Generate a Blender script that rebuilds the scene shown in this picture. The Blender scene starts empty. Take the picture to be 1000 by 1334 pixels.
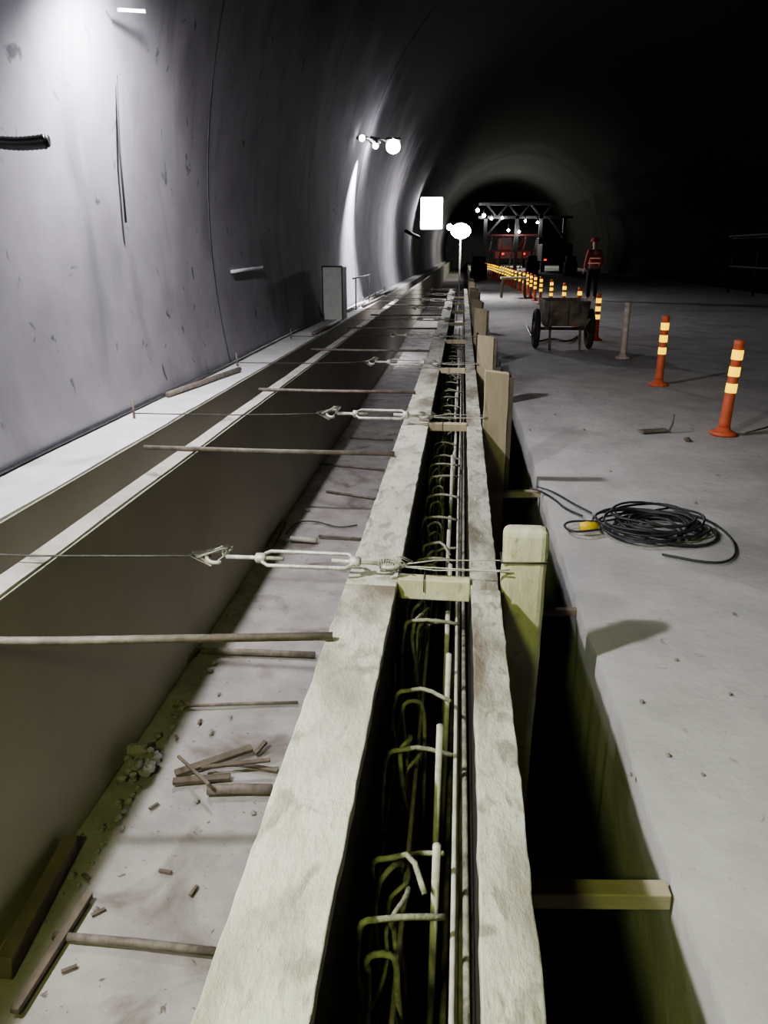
import bpy, bmesh, math, random
from mathutils import Vector, Matrix
random.seed(7)
C = bpy.context.scene.collection
# ------------------------------------------------------------------ camera
F = 1000.0; U0, V0 = 603.0, 328.0
TH = math.atan((667-V0)/F); PS = math.atan((U0-500)/F*math.cos(TH))
CAM = Vector((0, 0, 1.4))
cd = bpy.data.cameras.new('camera'); cam = bpy.data.objects.new('camera', cd); C.objects.link(cam)
cd.sensor_fit = 'VERTICAL'; cd.sensor_height = 36.0; cd.lens = F/1334*36.0; cd.clip_start = .02; cd.clip_end = 400
cam.location = CAM; cam.rotation_euler = (math.pi/2-TH, 0, PS)
bpy.context.scene.camera = cam
RM = Matrix.Rotation(PS, 3, 'Z') @ Matrix.Rotation(math.pi/2-TH, 3, 'X')
def P(u, v, x=None, y=None, z=None):
    d = RM @ Vector(((u-500)/F, -(v-667)/F, -1))
    if z is not None: t = (z-CAM.z)/d.z
    elif x is not None: t = (x-CAM.x)/d.x
    else: t = (y-CAM.y)/d.y
    return CAM + d*t
# ------------------------------------------------------------------ levels
ZT, ZF = .35, -.77
XL0, XL1, XR0, XR1 = -.356, -.186, .062, .155
XW1, XW0, XLE, XTW = -1.455, -1.545, -1.875, -2.25
XG = .535
YN, YE = -3.0, 110.0
# ------------------------------------------------------------------ materials
def rgb(c): return (c[0], c[1], c[2], 1)
def mat(name, c1, c2=None, scale=6, rough=.8, bump=.2, metal=0, c3=None, scale3=1.5, thr=.5, detail=6, emit=None, es=0, stretch=(1,1,1), bscale=None, bdist=.01, spec=.5, st3=None, w3=.12, top_shade=None, c4=None, scale4=20, thr4=.6, w4=.06, st4=(1,1,1)):
    m = bpy.data.materials.new(name); m.use_nodes = True
    nt = m.node_tree; N = nt.nodes; L = nt.links; b = N['Principled BSDF']
    b.inputs['Roughness'].default_value = rough; b.inputs['Metallic'].default_value = metal
    b.inputs['Specular IOR Level'].default_value = spec
    tc = N.new('ShaderNodeTexCoord'); mp = N.new('ShaderNodeMapping'); mp.inputs['Scale'].default_value = stretch
    L.new(tc.outputs['Object'], mp.inputs['Vector'])
    if c2 is None: c2 = tuple(x*.75 for x in c1)
    n = N.new('ShaderNodeTexNoise'); n.inputs['Scale'].default_value = scale; n.inputs['Detail'].default_value = detail; n.inputs['Roughness'].default_value = .62
    L.new(mp.outputs[0], n.inputs['Vector'])
    r = N.new('ShaderNodeValToRGB'); r.color_ramp.elements[0].position = .33; r.color_ramp.elements[1].position = .66
    r.color_ramp.elements[0].color = rgb(c2); r.color_ramp.elements[1].color = rgb(c1)
    L.new(n.outputs['Fac'], r.inputs[0]); out = r.outputs[0]
    def over(fac, col):
        nonlocal out
        mx = N.new('ShaderNodeMix'); mx.data_type = 'RGBA'
        L.new(fac, mx.inputs[0]); L.new(out, mx.inputs[6]); mx.inputs[7].default_value = rgb(col); out = mx.outputs[2]
    def patch(col, sc, th, w, st):
        mp3 = N.new('ShaderNodeMapping'); mp3.inputs['Scale'].default_value = st; L.new(tc.outputs['Object'], mp3.inputs['Vector'])
        n3 = N.new('ShaderNodeTexNoise'); n3.inputs['Scale'].default_value = sc; n3.inputs['Detail'].default_value = 8; n3.inputs['Distortion'].default_value = .6
        L.new(mp3.outputs[0], n3.inputs['Vector'])
        r3 = N.new('ShaderNodeValToRGB'); r3.color_ramp.elements[0].position = th; r3.color_ramp.elements[1].position = th+w
        r3.color_ramp.elements[0].color = (0,0,0,1); r3.color_ramp.elements[1].color = (1,1,1,1)
        L.new(n3.outputs['Fac'], r3.inputs[0]); over(r3.outputs[0], col)
    if c3 is not None: patch(c3, scale3, thr, w3, st3 or stretch)
    if c4 is not None: patch(c4, scale4, thr4, w4, st4)
    if top_shade:   # painted shade: colour darkens up the lining, broken up with noise
        z0, z1, col = top_shade
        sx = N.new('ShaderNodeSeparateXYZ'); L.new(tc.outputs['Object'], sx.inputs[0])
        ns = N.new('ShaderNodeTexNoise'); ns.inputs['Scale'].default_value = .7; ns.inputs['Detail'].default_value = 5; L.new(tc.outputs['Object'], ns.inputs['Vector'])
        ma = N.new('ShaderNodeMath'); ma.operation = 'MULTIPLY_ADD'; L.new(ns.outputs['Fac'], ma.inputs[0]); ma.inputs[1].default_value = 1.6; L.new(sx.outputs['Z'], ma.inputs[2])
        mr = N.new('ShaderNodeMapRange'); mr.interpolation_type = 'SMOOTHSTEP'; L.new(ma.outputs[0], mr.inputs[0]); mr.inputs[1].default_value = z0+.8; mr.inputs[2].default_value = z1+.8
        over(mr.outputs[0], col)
    L.new(out, b.inputs['Base Color'])
    if bump:
        nb = N.new('ShaderNodeTexNoise'); nb.inputs['Scale'].default_value = bscale or scale*4; nb.inputs['Detail'].default_value = 8; nb.inputs['Roughness'].default_value = .65
        L.new(mp.outputs[0], nb.inputs['Vector'])
        bp = N.new('ShaderNodeBump'); bp.inputs['Strength'].default_value = bump; bp.inputs['Distance'].default_value = bdist
        L.new(nb.outputs['Fac'], bp.inputs['Height']); L.new(bp.outputs[0], b.inputs['Normal'])
    if emit: b.inputs['Emission Color'].default_value = rgb(emit); b.inputs['Emission Strength'].default_value = es
    return m
M = {}
M['lining'] = mat('lining_concrete', (.37,.355,.385), (.28,.268,.295), 1.3, .85, .2, c3=(.20,.19,.215), scale3=1.5, thr=.53, w3=.25, bscale=6, bdist=.008, spec=.12, st3=(1,1.3,.5), top_shade=(2.7, 5.2, (.014,.013,.014)), c4=(.13,.125,.14), scale4=7, thr4=.66, w4=.08)
M['arch_shade'] = mat('arch_shade_concrete', (.018,.017,.017), (.011,.011,.011), 1.1, .9, .3, bscale=5, spec=.1)  # near-black colour stands for the unlit right side of the vault
M['joint'] = mat('lining_joint', (.14,.135,.15), (.08,.08,.09), 3, .9, .2, spec=.1, top_shade=(2.7, 5.2, (.012,.012,.012)))
M['ledge'] = mat('ledge_concrete', (.82,.81,.81), (.66,.65,.65), 5, .8, .3, c3=(.45,.44,.43), scale3=2.4, thr=.62)
M['thin'] = mat('thin_wall_concrete', (.58,.56,.50), (.40,.385,.34), 6, .8, .3, c3=(.26,.245,.21), scale3=5, thr=.58)
M['face'] = mat('cast_concrete', (.48,.455,.385), (.41,.39,.335), 1.2, .7, .08, bscale=14, spec=.35)
M['slab'] = mat('trench_slab', (.43,.40,.385), (.29,.265,.255), 4, .85, .5, c3=(.18,.155,.14), scale3=2.6, thr=.55, bscale=26, bdist=.014, c4=(.15,.13,.11), scale4=30, thr4=.66)
M['ground'] = mat('ground_concrete', (.58,.565,.55), (.45,.44,.43), 2.2, .9, .4, c3=(.31,.30,.29), scale3=.9, thr=.55, w3=.2, bscale=12, bdist=.018, spec=.12, c4=(.34,.33,.32), scale4=14, thr4=.67)
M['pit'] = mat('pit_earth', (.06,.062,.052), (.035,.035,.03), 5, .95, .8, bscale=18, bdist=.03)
M['plate'] = mat('cement_caked_plate', (.68,.68,.57), (.50,.50,.41), 8, .75, .7, c3=(.23,.195,.145), scale3=2.2, thr=.49, w3=.13, bscale=34, stretch=(1.3,.6,1), bdist=.012, c4=(.36,.35,.28), scale4=13, thr4=.54, w4=.12, st4=(1.4,.7,1))
M['plate_r'] = mat('cement_caked_board', (.62,.62,.52), (.42,.42,.34), 10, .75, .7, c3=(.20,.17,.13), scale3=3.4, thr=.49, w3=.13, bscale=38, stretch=(1.2,.5,1), bdist=.012, c4=(.30,.29,.23), scale4=18, thr4=.53, w4=.12, st4=(1.4,.7,1))
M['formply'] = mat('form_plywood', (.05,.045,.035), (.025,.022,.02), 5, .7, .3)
M['wood'] = mat('caked_timber', (.62,.60,.40), (.46,.445,.29), 5, .8, .5, c3=(.70,.69,.56), scale3=2.6, thr=.48, w3=.2, stretch=(3,3,1), bscale=20, bdist=.007, c4=(.38,.36,.23), scale4=18, thr4=.58, w4=.15)
M['wood2'] = mat('pale_timber', (.58,.50,.36), (.42,.355,.25), 5, .8, .4, c3=(.32,.27,.2), scale3=3, thr=.56, stretch=(3,3,.5), bscale=24, bdist=.004)
M['strut'] = mat('beige_timber', (.46,.40,.30), (.34,.295,.22), 5, .8, .4, stretch=(.6,3,3), bscale=24, bdist=.004)
M['wooddark'] = mat('old_timber', (.21,.17,.13), (.10,.082,.065), 6, .85, .5, bscale=30)
M['rust'] = mat('rusty_steel', (.27,.235,.205), (.13,.11,.09), 20, .65, .5, metal=.1, bscale=90, bdist=.003)
M['rebar'] = mat('rebar_steel', (.42,.42,.31), (.13,.13,.10), 26, .6, .8, metal=.1, bscale=120, bdist=.006)
M['rebarpale'] = mat('cement_dusted_steel', (.60,.58,.51), (.36,.34,.30), 18, .6, .4, metal=.1, bscale=80, bdist=.003)
M['galv'] = mat('galvanised_steel', (.74,.72,.67), (.42,.40,.36), 40, .5, .5, metal=.3, bscale=90, bdist=.004)
M['wire'] = mat('dark_wire', (.12,.11,.10), (.06,.055,.05), 30, .6, .2, metal=.3)
M['cable'] = mat('cable_sheath', (.055,.055,.065), (.03,.03,.035), 12, .4, .1)
M['hose'] = mat('hose_plastic', (.03,.028,.03), (.02,.02,.02), 12, .35, .1)
M['orange'] = mat('orange_plastic', (.78,.20,.10), (.62,.14,.07), 8, .5, .1, emit=(.8,.14,.06), es=.03)  # faint glow put into the plastic itself
M['palepost'] = mat('faded_plastic', (.74,.60,.54), (.62,.49,.44), 8, .55, .1)
M['paleband'] = mat('faded_band', (.78,.70,.64), (.66,.58,.52), 8, .55, .1)
M['reflect'] = mat('reflective_yellow_glow', (.95,.70,.04), (.9,.60,.02), 30, .35, .05, emit=(1,.62,.015), es=1.9)  # own glow added in place of light thrown back by the bands
M['yellow'] = mat('yellow_plastic', (.85,.62,.06), (.7,.48,.04), 12, .45, .1)
M['dark'] = mat('dark_painted_steel', (.035,.032,.03), (.02,.018,.018), 10, .5, .2, metal=.3)
M['grey'] = mat('grey_paint', (.20,.195,.18), (.12,.115,.11), 8, .6, .2)
M['barrow'] = mat('rusty_worn_steel', (.28,.235,.19), (.13,.10,.08), 6, .75, .4, c3=(.08,.06,.045), scale3=4, thr=.52)
M['darkgrey'] = mat('dark_grey_paint', (.05,.047,.042), (.03,.028,.026), 8, .6, .2)
M['red'] = mat('red_paint', (.18,.035,.03), (.09,.02,.017), 6, .6, .1)
M['vest'] = mat('red_jacket', (.40,.07,.05), (.28,.05,.04), 6, .8, .1)
M['stripe'] = mat('reflective_band', (.8,.6,.45), (.7,.5,.4), 6, .5, .1, emit=(1,.5,.3), es=.2)  # slight glow painted in for light returned by the stripes
M['trouser'] = mat('dark_trousers', (.03,.03,.035), (.02,.02,.025), 6, .9, .1)
M['skin'] = mat('skin', (.45,.28,.21), (.38,.23,.17), 6, .6, .05)
M['redlight'] = mat('red_lamp', (.7,.05,.04), (.6,.03,.02), 6, .4, 0, emit=(1,.08,.04), es=1.5)
M['white'] = mat('white_plastic', (.85,.85,.88), (.7,.7,.74), 8, .5, .05)
M['paleboard'] = mat('pale_board', (.85,.84,.82), (.72,.71,.69), 6, .7, .2)
M['glow'] = mat('lamp_glass', (1,1,1), (1,1,1), 4, .3, 0, emit=(.92,.94,1), es=90)
M['panelglow'] = mat('lit_panel', (1,1,1), (1,1,1), 4, .3, 0, emit=(.97,.96,1), es=14)
M['stone'] = mat('rubble_stone', (.40,.38,.35), (.22,.21,.2), 9, .9, .6)
M['tyre'] = mat('tyre_rubber', (.06,.055,.05), (.03,.03,.03), 14, .8, .4)
# ------------------------------------------------------------------ mesh builder
class MB:
    def __init__(s): s.v = []; s.f = []; s.sm = []
    def add(s, vs, fs, smooth=False):
        b = len(s.v); s.v += [Vector(v) for v in vs]
        for f in fs: s.f.append([b+i for i in f]); s.sm.append(smooth)
        return s
    def box(s, x0, x1, y0, y1, z0, z1):
        return s.add([(x0,y0,z0),(x1,y0,z0),(x1,y1,z0),(x0,y1,z0),(x0,y0,z1),(x1,y0,z1),(x1,y1,z1),(x0,y1,z1)],
                     [(3,2,1,0),(4,5,6,7),(0,1,5,4),(1,2,6,5),(2,3,7,6),(3,0,4,7)])
    def bar(s, a, b, w, h, roll=0):
        a = Vector(a); b = Vector(b); t = (b-a).normalized()
        up = Vector((0,0,1)) if abs(t.z) < .95 else Vector((0,1,0))
        sx = t.cross(up).normalized(); uz = sx.cross(t).normalized()
        if roll: R = Matrix.Rotation(roll, 3, t); sx = R@sx; uz = R@uz
        vs = []
        for p in (a, b):
            for i, j in ((-1,-1),(1,-1),(1,1),(-1,1)): vs.append(p+sx*(i*w/2)+uz*(j*h/2))
        return s.add(vs, [(3,2,1,0),(4,5,6,7),(0,1,5,4),(1,2,6,5),(2,3,7,6),(3,0,4,7)])
    def tube(s, pts, r, n=8, closed=False):
        pts = [Vector(p) for p in pts]; m = len(pts)
        rr = r if isinstance(r, (list, tuple)) else [r]*m
        ts = []
        for i in range(m):
            if closed: t = pts[(i+1)%m]-pts[i-1]
            else: t = pts[min(i+1,m-1)]-pts[max(i-1,0)]
            ts.append(t.normalized())
        nrm = ts[0].orthogonal().normalized(); vs = []
        for i in range(m):
            nrm = (nrm - ts[i]*nrm.dot(ts[i]))
            if nrm.length < 1e-6: nrm = ts[i].orthogonal()
            nrm.normalize(); bn = ts[i].cross(nrm)
            for k in range(n):
                a = 2*math.pi*k/n; vs.append(pts[i]+(nrm*math.cos(a)+bn*math.sin(a))*rr[i])
        fs = []
        for i in range(m if closed else m-1):
            j = (i+1) % m
            for k in range(n): fs.append((i*n+k, i*n+(k+1)%n, j*n+(k+1)%n, j*n+k))
        if not closed: fs.append(tuple(range(n-1,-1,-1))); fs.append(tuple((m-1)*n+k for k in range(n)))
        return s.add(vs, fs, True)
    def lathe(s, prof, c=(0,0,0), n=20, axis='Z'):
        vs = []; m = len(prof); c = Vector(c)
        for r, h in prof:
            for k in range(n):
                a = 2*math.pi*k/n
                if axis == 'Z': vs.append(c+Vector((r*math.cos(a), r*math.sin(a), h)))
                elif axis == 'X': vs.append(c+Vector((h, r*math.cos(a), r*math.sin(a))))
                else: vs.append(c+Vector((r*math.sin(a), h, r*math.cos(a))))
        fs = [(i*n+k, i*n+(k+1)%n, (i+1)*n+(k+1)%n, (i+1)*n+k) for i in range(m-1) for k in range(n)]
        fs.append(tuple(range(n-1,-1,-1))); fs.append(tuple((m-1)*n+k for k in range(n)))
        return s.add(vs, fs, True)
    def ball(s, c, r, sx=1, sy=1, sz=1, n=16):
        m = n//2; pr = [(r*math.sin(math.pi*(i+.3)/(m-.4)), -r*math.cos(math.pi*(i+.3)/(m-.4))) for i in range(m)]
        b0 = len(s.v); s.lathe(pr, (0,0,0), n)
        for i in range(b0, len(s.v)):
            v = s.v[i]; s.v[i] = Vector(c)+Vector((v.x*sx, v.y*sy, v.z*sz))
        return s
    def rock(s, c, r, sq=.7):
        c = Vector(c); n, m = 7, 5; vs = []
        for i in range(m):
            ph = math.pi*(i+.5)/m
            for k in range(n):
                a = 2*math.pi*(k+.3*i)/n; q = r*random.uniform(.75,1.15)
                vs.append(c+Vector((q*math.sin(ph)*math.cos(a), q*math.sin(ph)*math.sin(a), q*sq*math.cos(ph))))
        fs = [(i*n+k, (i+1)*n+k, (i+1)*n+(k+1)%n, i*n+(k+1)%n) for i in range(m-1) for k in range(n)]
        fs.append(tuple(range(n))); fs.append(tuple((m-1)*n+k for k in range(n-1,-1,-1)))
        return s.add(vs, fs)
    def strip(s, x0, x1, ys, z0, z1, j=.004, jz=.002):
        n = len(ys); vs = []
        for y in ys:
            a, b, c = random.uniform(-j,j), random.uniform(-j,j), random.uniform(-jz,jz)
            vs += [(x0+a,y,z0),(x1+b,y,z0),(x1+b,y,z1+c),(x0+a,y,z1+c)]
        fs = [(0,1,2,3), tuple((n-1)*4+k for k in (3,2,1,0))]
        for i in range(n-1):
            for k in range(4): fs.append((i*4+k, (i+1)*4+k, (i+1)*4+(k+1)%4, i*4+(k+1)%4))
        return s.add(vs, fs)
    def grid(s, xs, ys, zf):
        nx = len(xs); vs = [(x, y, zf(x, y)) for y in ys for x in xs]
        fs = [(j*nx+i, j*nx+i+1, (j+1)*nx+i+1, (j+1)*nx+i) for j in range(len(ys)-1) for i in range(nx-1)]
        return s.add(vs, fs, True)
    def build(s, name, m, parent=None, bevel=0, keep=False):
        me = bpy.data.meshes.new(name)
        if parent is not None:
            org = Vector(parent['_org']) if '_org' in parent else Vector(parent.location)
        elif keep: org = Vector((0,0,0))
        else:
            xs = [v.x for v in s.v]; ys = [v.y for v in s.v]; zs = [v.z for v in s.v]
            org = Vector(((min(xs)+max(xs))/2, (min(ys)+max(ys))/2, min(zs)))
        me.from_pydata([tuple(v-org) for v in s.v], [], s.f); me.update()
        me.polygons.foreach_set('use_smooth', s.sm)
        if not keep:
            b = bmesh.new(); b.from_mesh(me); bmesh.ops.recalc_face_normals(b, faces=b.faces); b.to_mesh(me); b.free()
        me.materials.append(M[m]); o = bpy.data.objects.new(name, me); C.objects.link(o)
        if parent is not None: o.parent = parent
        else: o.location = org
        o['_org'] = tuple(org); ORG.append(o)
        if bevel:
            md = o.modifiers.new('bevel', 'BEVEL'); md.width = bevel; md.segments = 3 if bevel > .01 else 2; md.limit_method = 'ANGLE'
        return o
ORG = []
def tag(o, label, cat, group=None):
    o['label'] = label; o['category'] = cat
    if group: o['group'] = group
    return o
def thing(name, label, cat, loc, group=None):
    o = bpy.data.objects.new(name, None); C.objects.link(o); o.location = loc; o.empty_display_size = .1
    return tag(o, label, cat, group)
def dup(o, loc, label=None, rot=None):
    def cp(a, par):
        c = a.copy(); C.objects.link(c); ORG.append(c)
        if par is not None: c.parent = par
        for ch in [x for x in a.children if x is not c]: cp(ch, c)
        return c
    c = cp(o, None); c.location = loc
    if rot is not None: c.rotation_euler = rot
    if label: c['label'] = label
    return c
def struct(o): o['kind'] = 'structure'; return o
def seq(a, b, st):
    n = max(1, int(round((b-a)/st))); return [a+(b-a)*i/n for i in range(n+1)]
def smooth(ps, it=2):
    ps = [Vector(p) for p in ps]
    for _ in range(it):
        o = [ps[0]]
        for a, b_ in zip(ps[:-1], ps[1:]): o += [a*.75+b_*.25, a*.25+b_*.75]
        ps = o+[ps[-1]]
    return ps
# ------------------------------------------------------------------ tunnel shell
CX, CZ = 4.2, 1.6; RR = math.hypot(CX-XTW, CZ-ZT)
def wx(z): return CX-math.sqrt(RR*RR-(z-CZ)**2)
def shell(name, a0, a1, n, m):
    ys = seq(YN, YE, 2.5); b = MB(); k = n+1; vs = []
    for y in ys:
        for i in range(k):
            a = a0+(a1-a0)*i/n; vs.append((CX+RR*math.cos(a), y, CZ+RR*math.sin(a)))
    fs = [(j*k+i, (j+1)*k+i, (j+1)*k+i+1, j*k+i+1) for j in range(len(ys)-1) for i in range(n)]
    b.add(vs, fs, True); return struct(b.build(name, m, keep=True))
aL = math.pi + math.asin((CZ-ZT)/RR); aLm = math.radians(128)
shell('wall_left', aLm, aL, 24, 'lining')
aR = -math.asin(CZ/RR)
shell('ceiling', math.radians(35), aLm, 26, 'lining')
shell('wall_right', aR, math.radians(35), 14, 'arch_shade')
b = MB(); n = 40; vs = [(CX, YE, 1.0)]+[(CX+RR*math.cos(aR+(aL-aR)*i/n), YE, CZ+RR*math.sin(aR+(aL-aR)*i/n)) for i in range(n+1)]
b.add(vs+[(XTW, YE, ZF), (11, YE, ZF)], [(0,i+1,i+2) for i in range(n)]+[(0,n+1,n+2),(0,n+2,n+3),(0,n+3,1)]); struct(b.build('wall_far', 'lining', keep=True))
for i, y in enumerate((7.45, 17.5, 27.5, 39.5)):
    b = MB(); w = .03; nn = 40; vs = []; a9 = math.radians(128)
    for k in range(nn+1):
        a = a9+(aL-a9)*k/nn
        for r_, yy in ((RR+.01, y), (RR-.005, y), (RR-.005, y+w), (RR+.01, y+w)): vs.append((CX+r_*math.cos(a), yy, CZ+r_*math.sin(a)))
    fs = [(k*4+j, (k+1)*4+j, (k+1)*4+(j+1)%4, k*4+(j+1)%4) for k in range(nn) for j in range(4)]
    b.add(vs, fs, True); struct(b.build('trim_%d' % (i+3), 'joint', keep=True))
yy = seq(YN, 40, .35)+[60, YE]
struct(MB().strip(XTW-.15, XLE, yy, ZF, ZT, .006, .003).build('trim_1', 'ledge'))
struct(MB().strip(XW0, XW1, yy, ZF, ZT, .004, .003).build('trim_2', 'thin'))
struct(MB().box(XLE-.03, XLE+.010, YN, YE, ZF, ZT-.012).build('wall_ledge_face', 'face'))
struct(MB().box(XW1-.03, XW1+.008, YN, YE, ZF, ZT-.012).build('wall_channel_face', 'face'))
def nz(x, y, a=.01): return a*(math.sin(x*5.1+y*1.7)+math.sin(x*2.3-y*3.9)+.6*math.sin(x*11+y*7.3))
struct(MB().grid([XTW, XW0], seq(YN, YE, 3), lambda x,y: -.15).build('floor_channel', 'slab', keep=True))
struct(MB().grid(seq(XW1-.02, .1, .12), seq(YN, 30, .2)+[40,60,YE], lambda x,y: ZF-.006+nz(x,y,.003)).build('floor_trench', 'slab', keep=True))
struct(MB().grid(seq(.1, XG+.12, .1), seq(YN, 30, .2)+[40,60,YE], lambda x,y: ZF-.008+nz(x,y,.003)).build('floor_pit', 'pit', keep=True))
xs = [XG, XG+.05, XG+.1]+seq(XG+.2, 4, .2)+seq(4.5, 11.2, .6)
ys = seq(YN, 20, .07)+seq(20.5, 60, 1)+seq(64, YE, 4)
b = MB(); nx = len(xs)+2; vs = []
for y in ys:
    g = random.uniform(-.005,.005)+.008*math.sin(y*1.3)+.004*math.sin(y*6.1)
    vs.append((XG+g-.004, y, ZF-.02)); vs.append((XG+g-.002, y, -.02))
    for i, x in enumerate(xs): vs.append((x+(g if i == 0 else 0), y, nz(x, y, .003)-.004 if x > .7 else -.002))
fs = [(j*nx+i, j*nx+i+1, (j+1)*nx+i+1, (j+1)*nx+i) for j in range(len(ys)-1) for i in range(nx-1)]
b.add(vs, fs, False); struct(b.build('floor', 'ground', keep=True))
# ------------------------------------------------------------------ formwork
cuts = [-.9, 2.33, 7.3, 12.2, 17.1, 24.0]
nth = ['nearest', 'second', 'third', 'fourth', 'fifth and farthest']
for i in range(5):
    y0, y1 = cuts[i]+.004, cuts[i+1]-.004
    for side in (0, 1):
        x0, x1 = (XL0, XL1) if side == 0 else (XR0, XR1)
        dx = (random.uniform(-.008, .008) if i else 0)
        nm = 'wide cement-caked formwork beam left of the rebar slot' if side == 0 else 'narrow cement-caked formwork board right of the rebar slot'
        t = thing('formwork_beam', nth[i]+' length of the '+nm, 'formwork', ((x0+x1)/2, y0, ZF), 'left formwork run' if side == 0 else 'right formwork run')
        MB().strip(x0+dx, x1+dx, seq(y0, y1, .05), ZT-.035, ZT, .0022, .0014).build('top_plate', 'plate' if side == 0 else 'plate_r', t, bevel=.003)
        xi = x1-.02 if side == 0 else x0+.002
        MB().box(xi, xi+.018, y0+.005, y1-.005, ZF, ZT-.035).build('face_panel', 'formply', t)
        for zz in (ZF+.2, ZF+.7):
            xa, xb = (x0+.05, x1-.02) if side == 0 else (x0+.02, x1-.01)
            MB().box(xa, xb, y0+.005, y1-.005, zz, zz+.06).build('rail', 'wooddark', t)
        y = y0+.25
        while y < y1-.1:
            xa, xb = (x0+.03, x0+.05) if side == 0 else (x1-.01, x1-.002)
            MB().box(xa, xb, y, y+.05, ZF, ZT-.035).build('stud', 'wooddark', t); y += .8 if i < 3 else 1.6
# ------------------------------------------------------------------ stakes
YS = [2.38+2.47*k for k in range(9)]
ordn = ['nearest', 'second', 'third', 'fourth', 'fifth', 'sixth', 'seventh', 'eighth', 'ninth']
tops = [.545, .69, .66, .74, .70, .72, .68, .7, .7]
for k, y in enumerate(YS):
    xl = XR1+.006; w = .15; zt = tops[k]
    lab = ('broad round-topped timber stake banded with wire, nearest of the stakes against the right formwork board' if k == 0 else
           'square-cut timber stake rising beside the right formwork board, %s stake from the camera' % ordn[k])
    t = thing('timber_stake', lab, 'stake', (xl+w/2, y, ZF), 'timber stakes along the right formwork')
    nzv = 14; vs = []; hz = zt-ZF; d = .075
    for i in range(nzv+1):
        f = i/nzv; z = ZF+hz*f; ww = w*((.90+.10*f) if k == 0 else 1); cx = xl+ww/2; j = random.uniform(-.002,.002)
        for sx, sy in ((-1,-1),(1,-1),(1,1),(-1,1)): vs.append((cx+sx*ww/2+j, y+.03+sy*d/2, z+(.008*(-sx) if k and i == nzv else 0)))
    fs = [(0,1,2,3), tuple(nzv*4+q for q in (3,2,1,0))]+[(i*4+q, (i+1)*4+q, (i+1)*4+(q+1)%4, i*4+(q+1)%4) for i in range(nzv) for q in range(4)]
    MB().add(vs, fs).build('plank', 'wood' if k == 0 else 'wood2', t, bevel=.026 if k == 0 else .004)
    if k == 0:
        z = zt-.115; c = (xl+w*.49, y+.03); e = w*.49+.003; q = .0425
        MB().tube([(c[0]-e,c[1]-q,z),(c[0]+e,c[1]-q,z+.004),(c[0]+e+.002,c[1]+q,z),(c[0]-e,c[1]+q,z)], .0035, 6, True).build('wire_band', 'wire', t)
    else:
        MB().box(xl+w+.002, xl+w+.03, y+.0, y+.06, ZF, zt-.03).build('side_batten', 'wooddark', t, bevel=.003)
for k, (y, z, w_, h, lab) in enumerate([(1.47,-.055,.05,.045,'pale timber strut crossing the dark pit nearest the camera'), (3.0,-.06,.03,.03,'slim timber strut just behind the broad round-topped stake'),
                         (4.66,-.05,.05,.04,'timber strut crossing the pit beside the second stake'), (7.6,-.05,.05,.05,'timber strut crossing the pit beside the third stake'), (10.1,-.05,.05,.05,'far timber strut crossing the pit beside the fourth stake')]):
    t = MB().bar((XR1+.004, y, z), (XG-.004, y+.02, z+.012), w_, h).build('timber_strut', 'strut' if k != 1 else 'wooddark', bevel=.004)
    tag(t, lab, 'strut', 'pit struts')
for k, y in enumerate(YS):
    h = .075 if k == 0 else .05
    t = thing('spacer_block', ('yellowish timber spacer block wedged across the rebar slot beside the broad round-topped stake' if k == 0 else 'timber spacer block across the rebar slot, %s from the camera' % ordn[k]), 'timber block', ((XL1+XR0)/2, y, ZT-.03), 'spacer blocks across the slot')
    MB().bar((XL1+.003, y+.005, ZT-h/2+.012), (XR0-.003, y-.004, ZT-h/2+.014), .05, h).build('block', 'wood' if k == 0 else 'wood2', t, bevel=.005)
    MB().tube([(XL1+.09, y-.028, ZT-.03),(XL1+.09, y-.028, ZT+.017),(XL1+.09, y+.032, ZT+.017)], .002, 5).build('nail_wire', 'wire', t)
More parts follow.
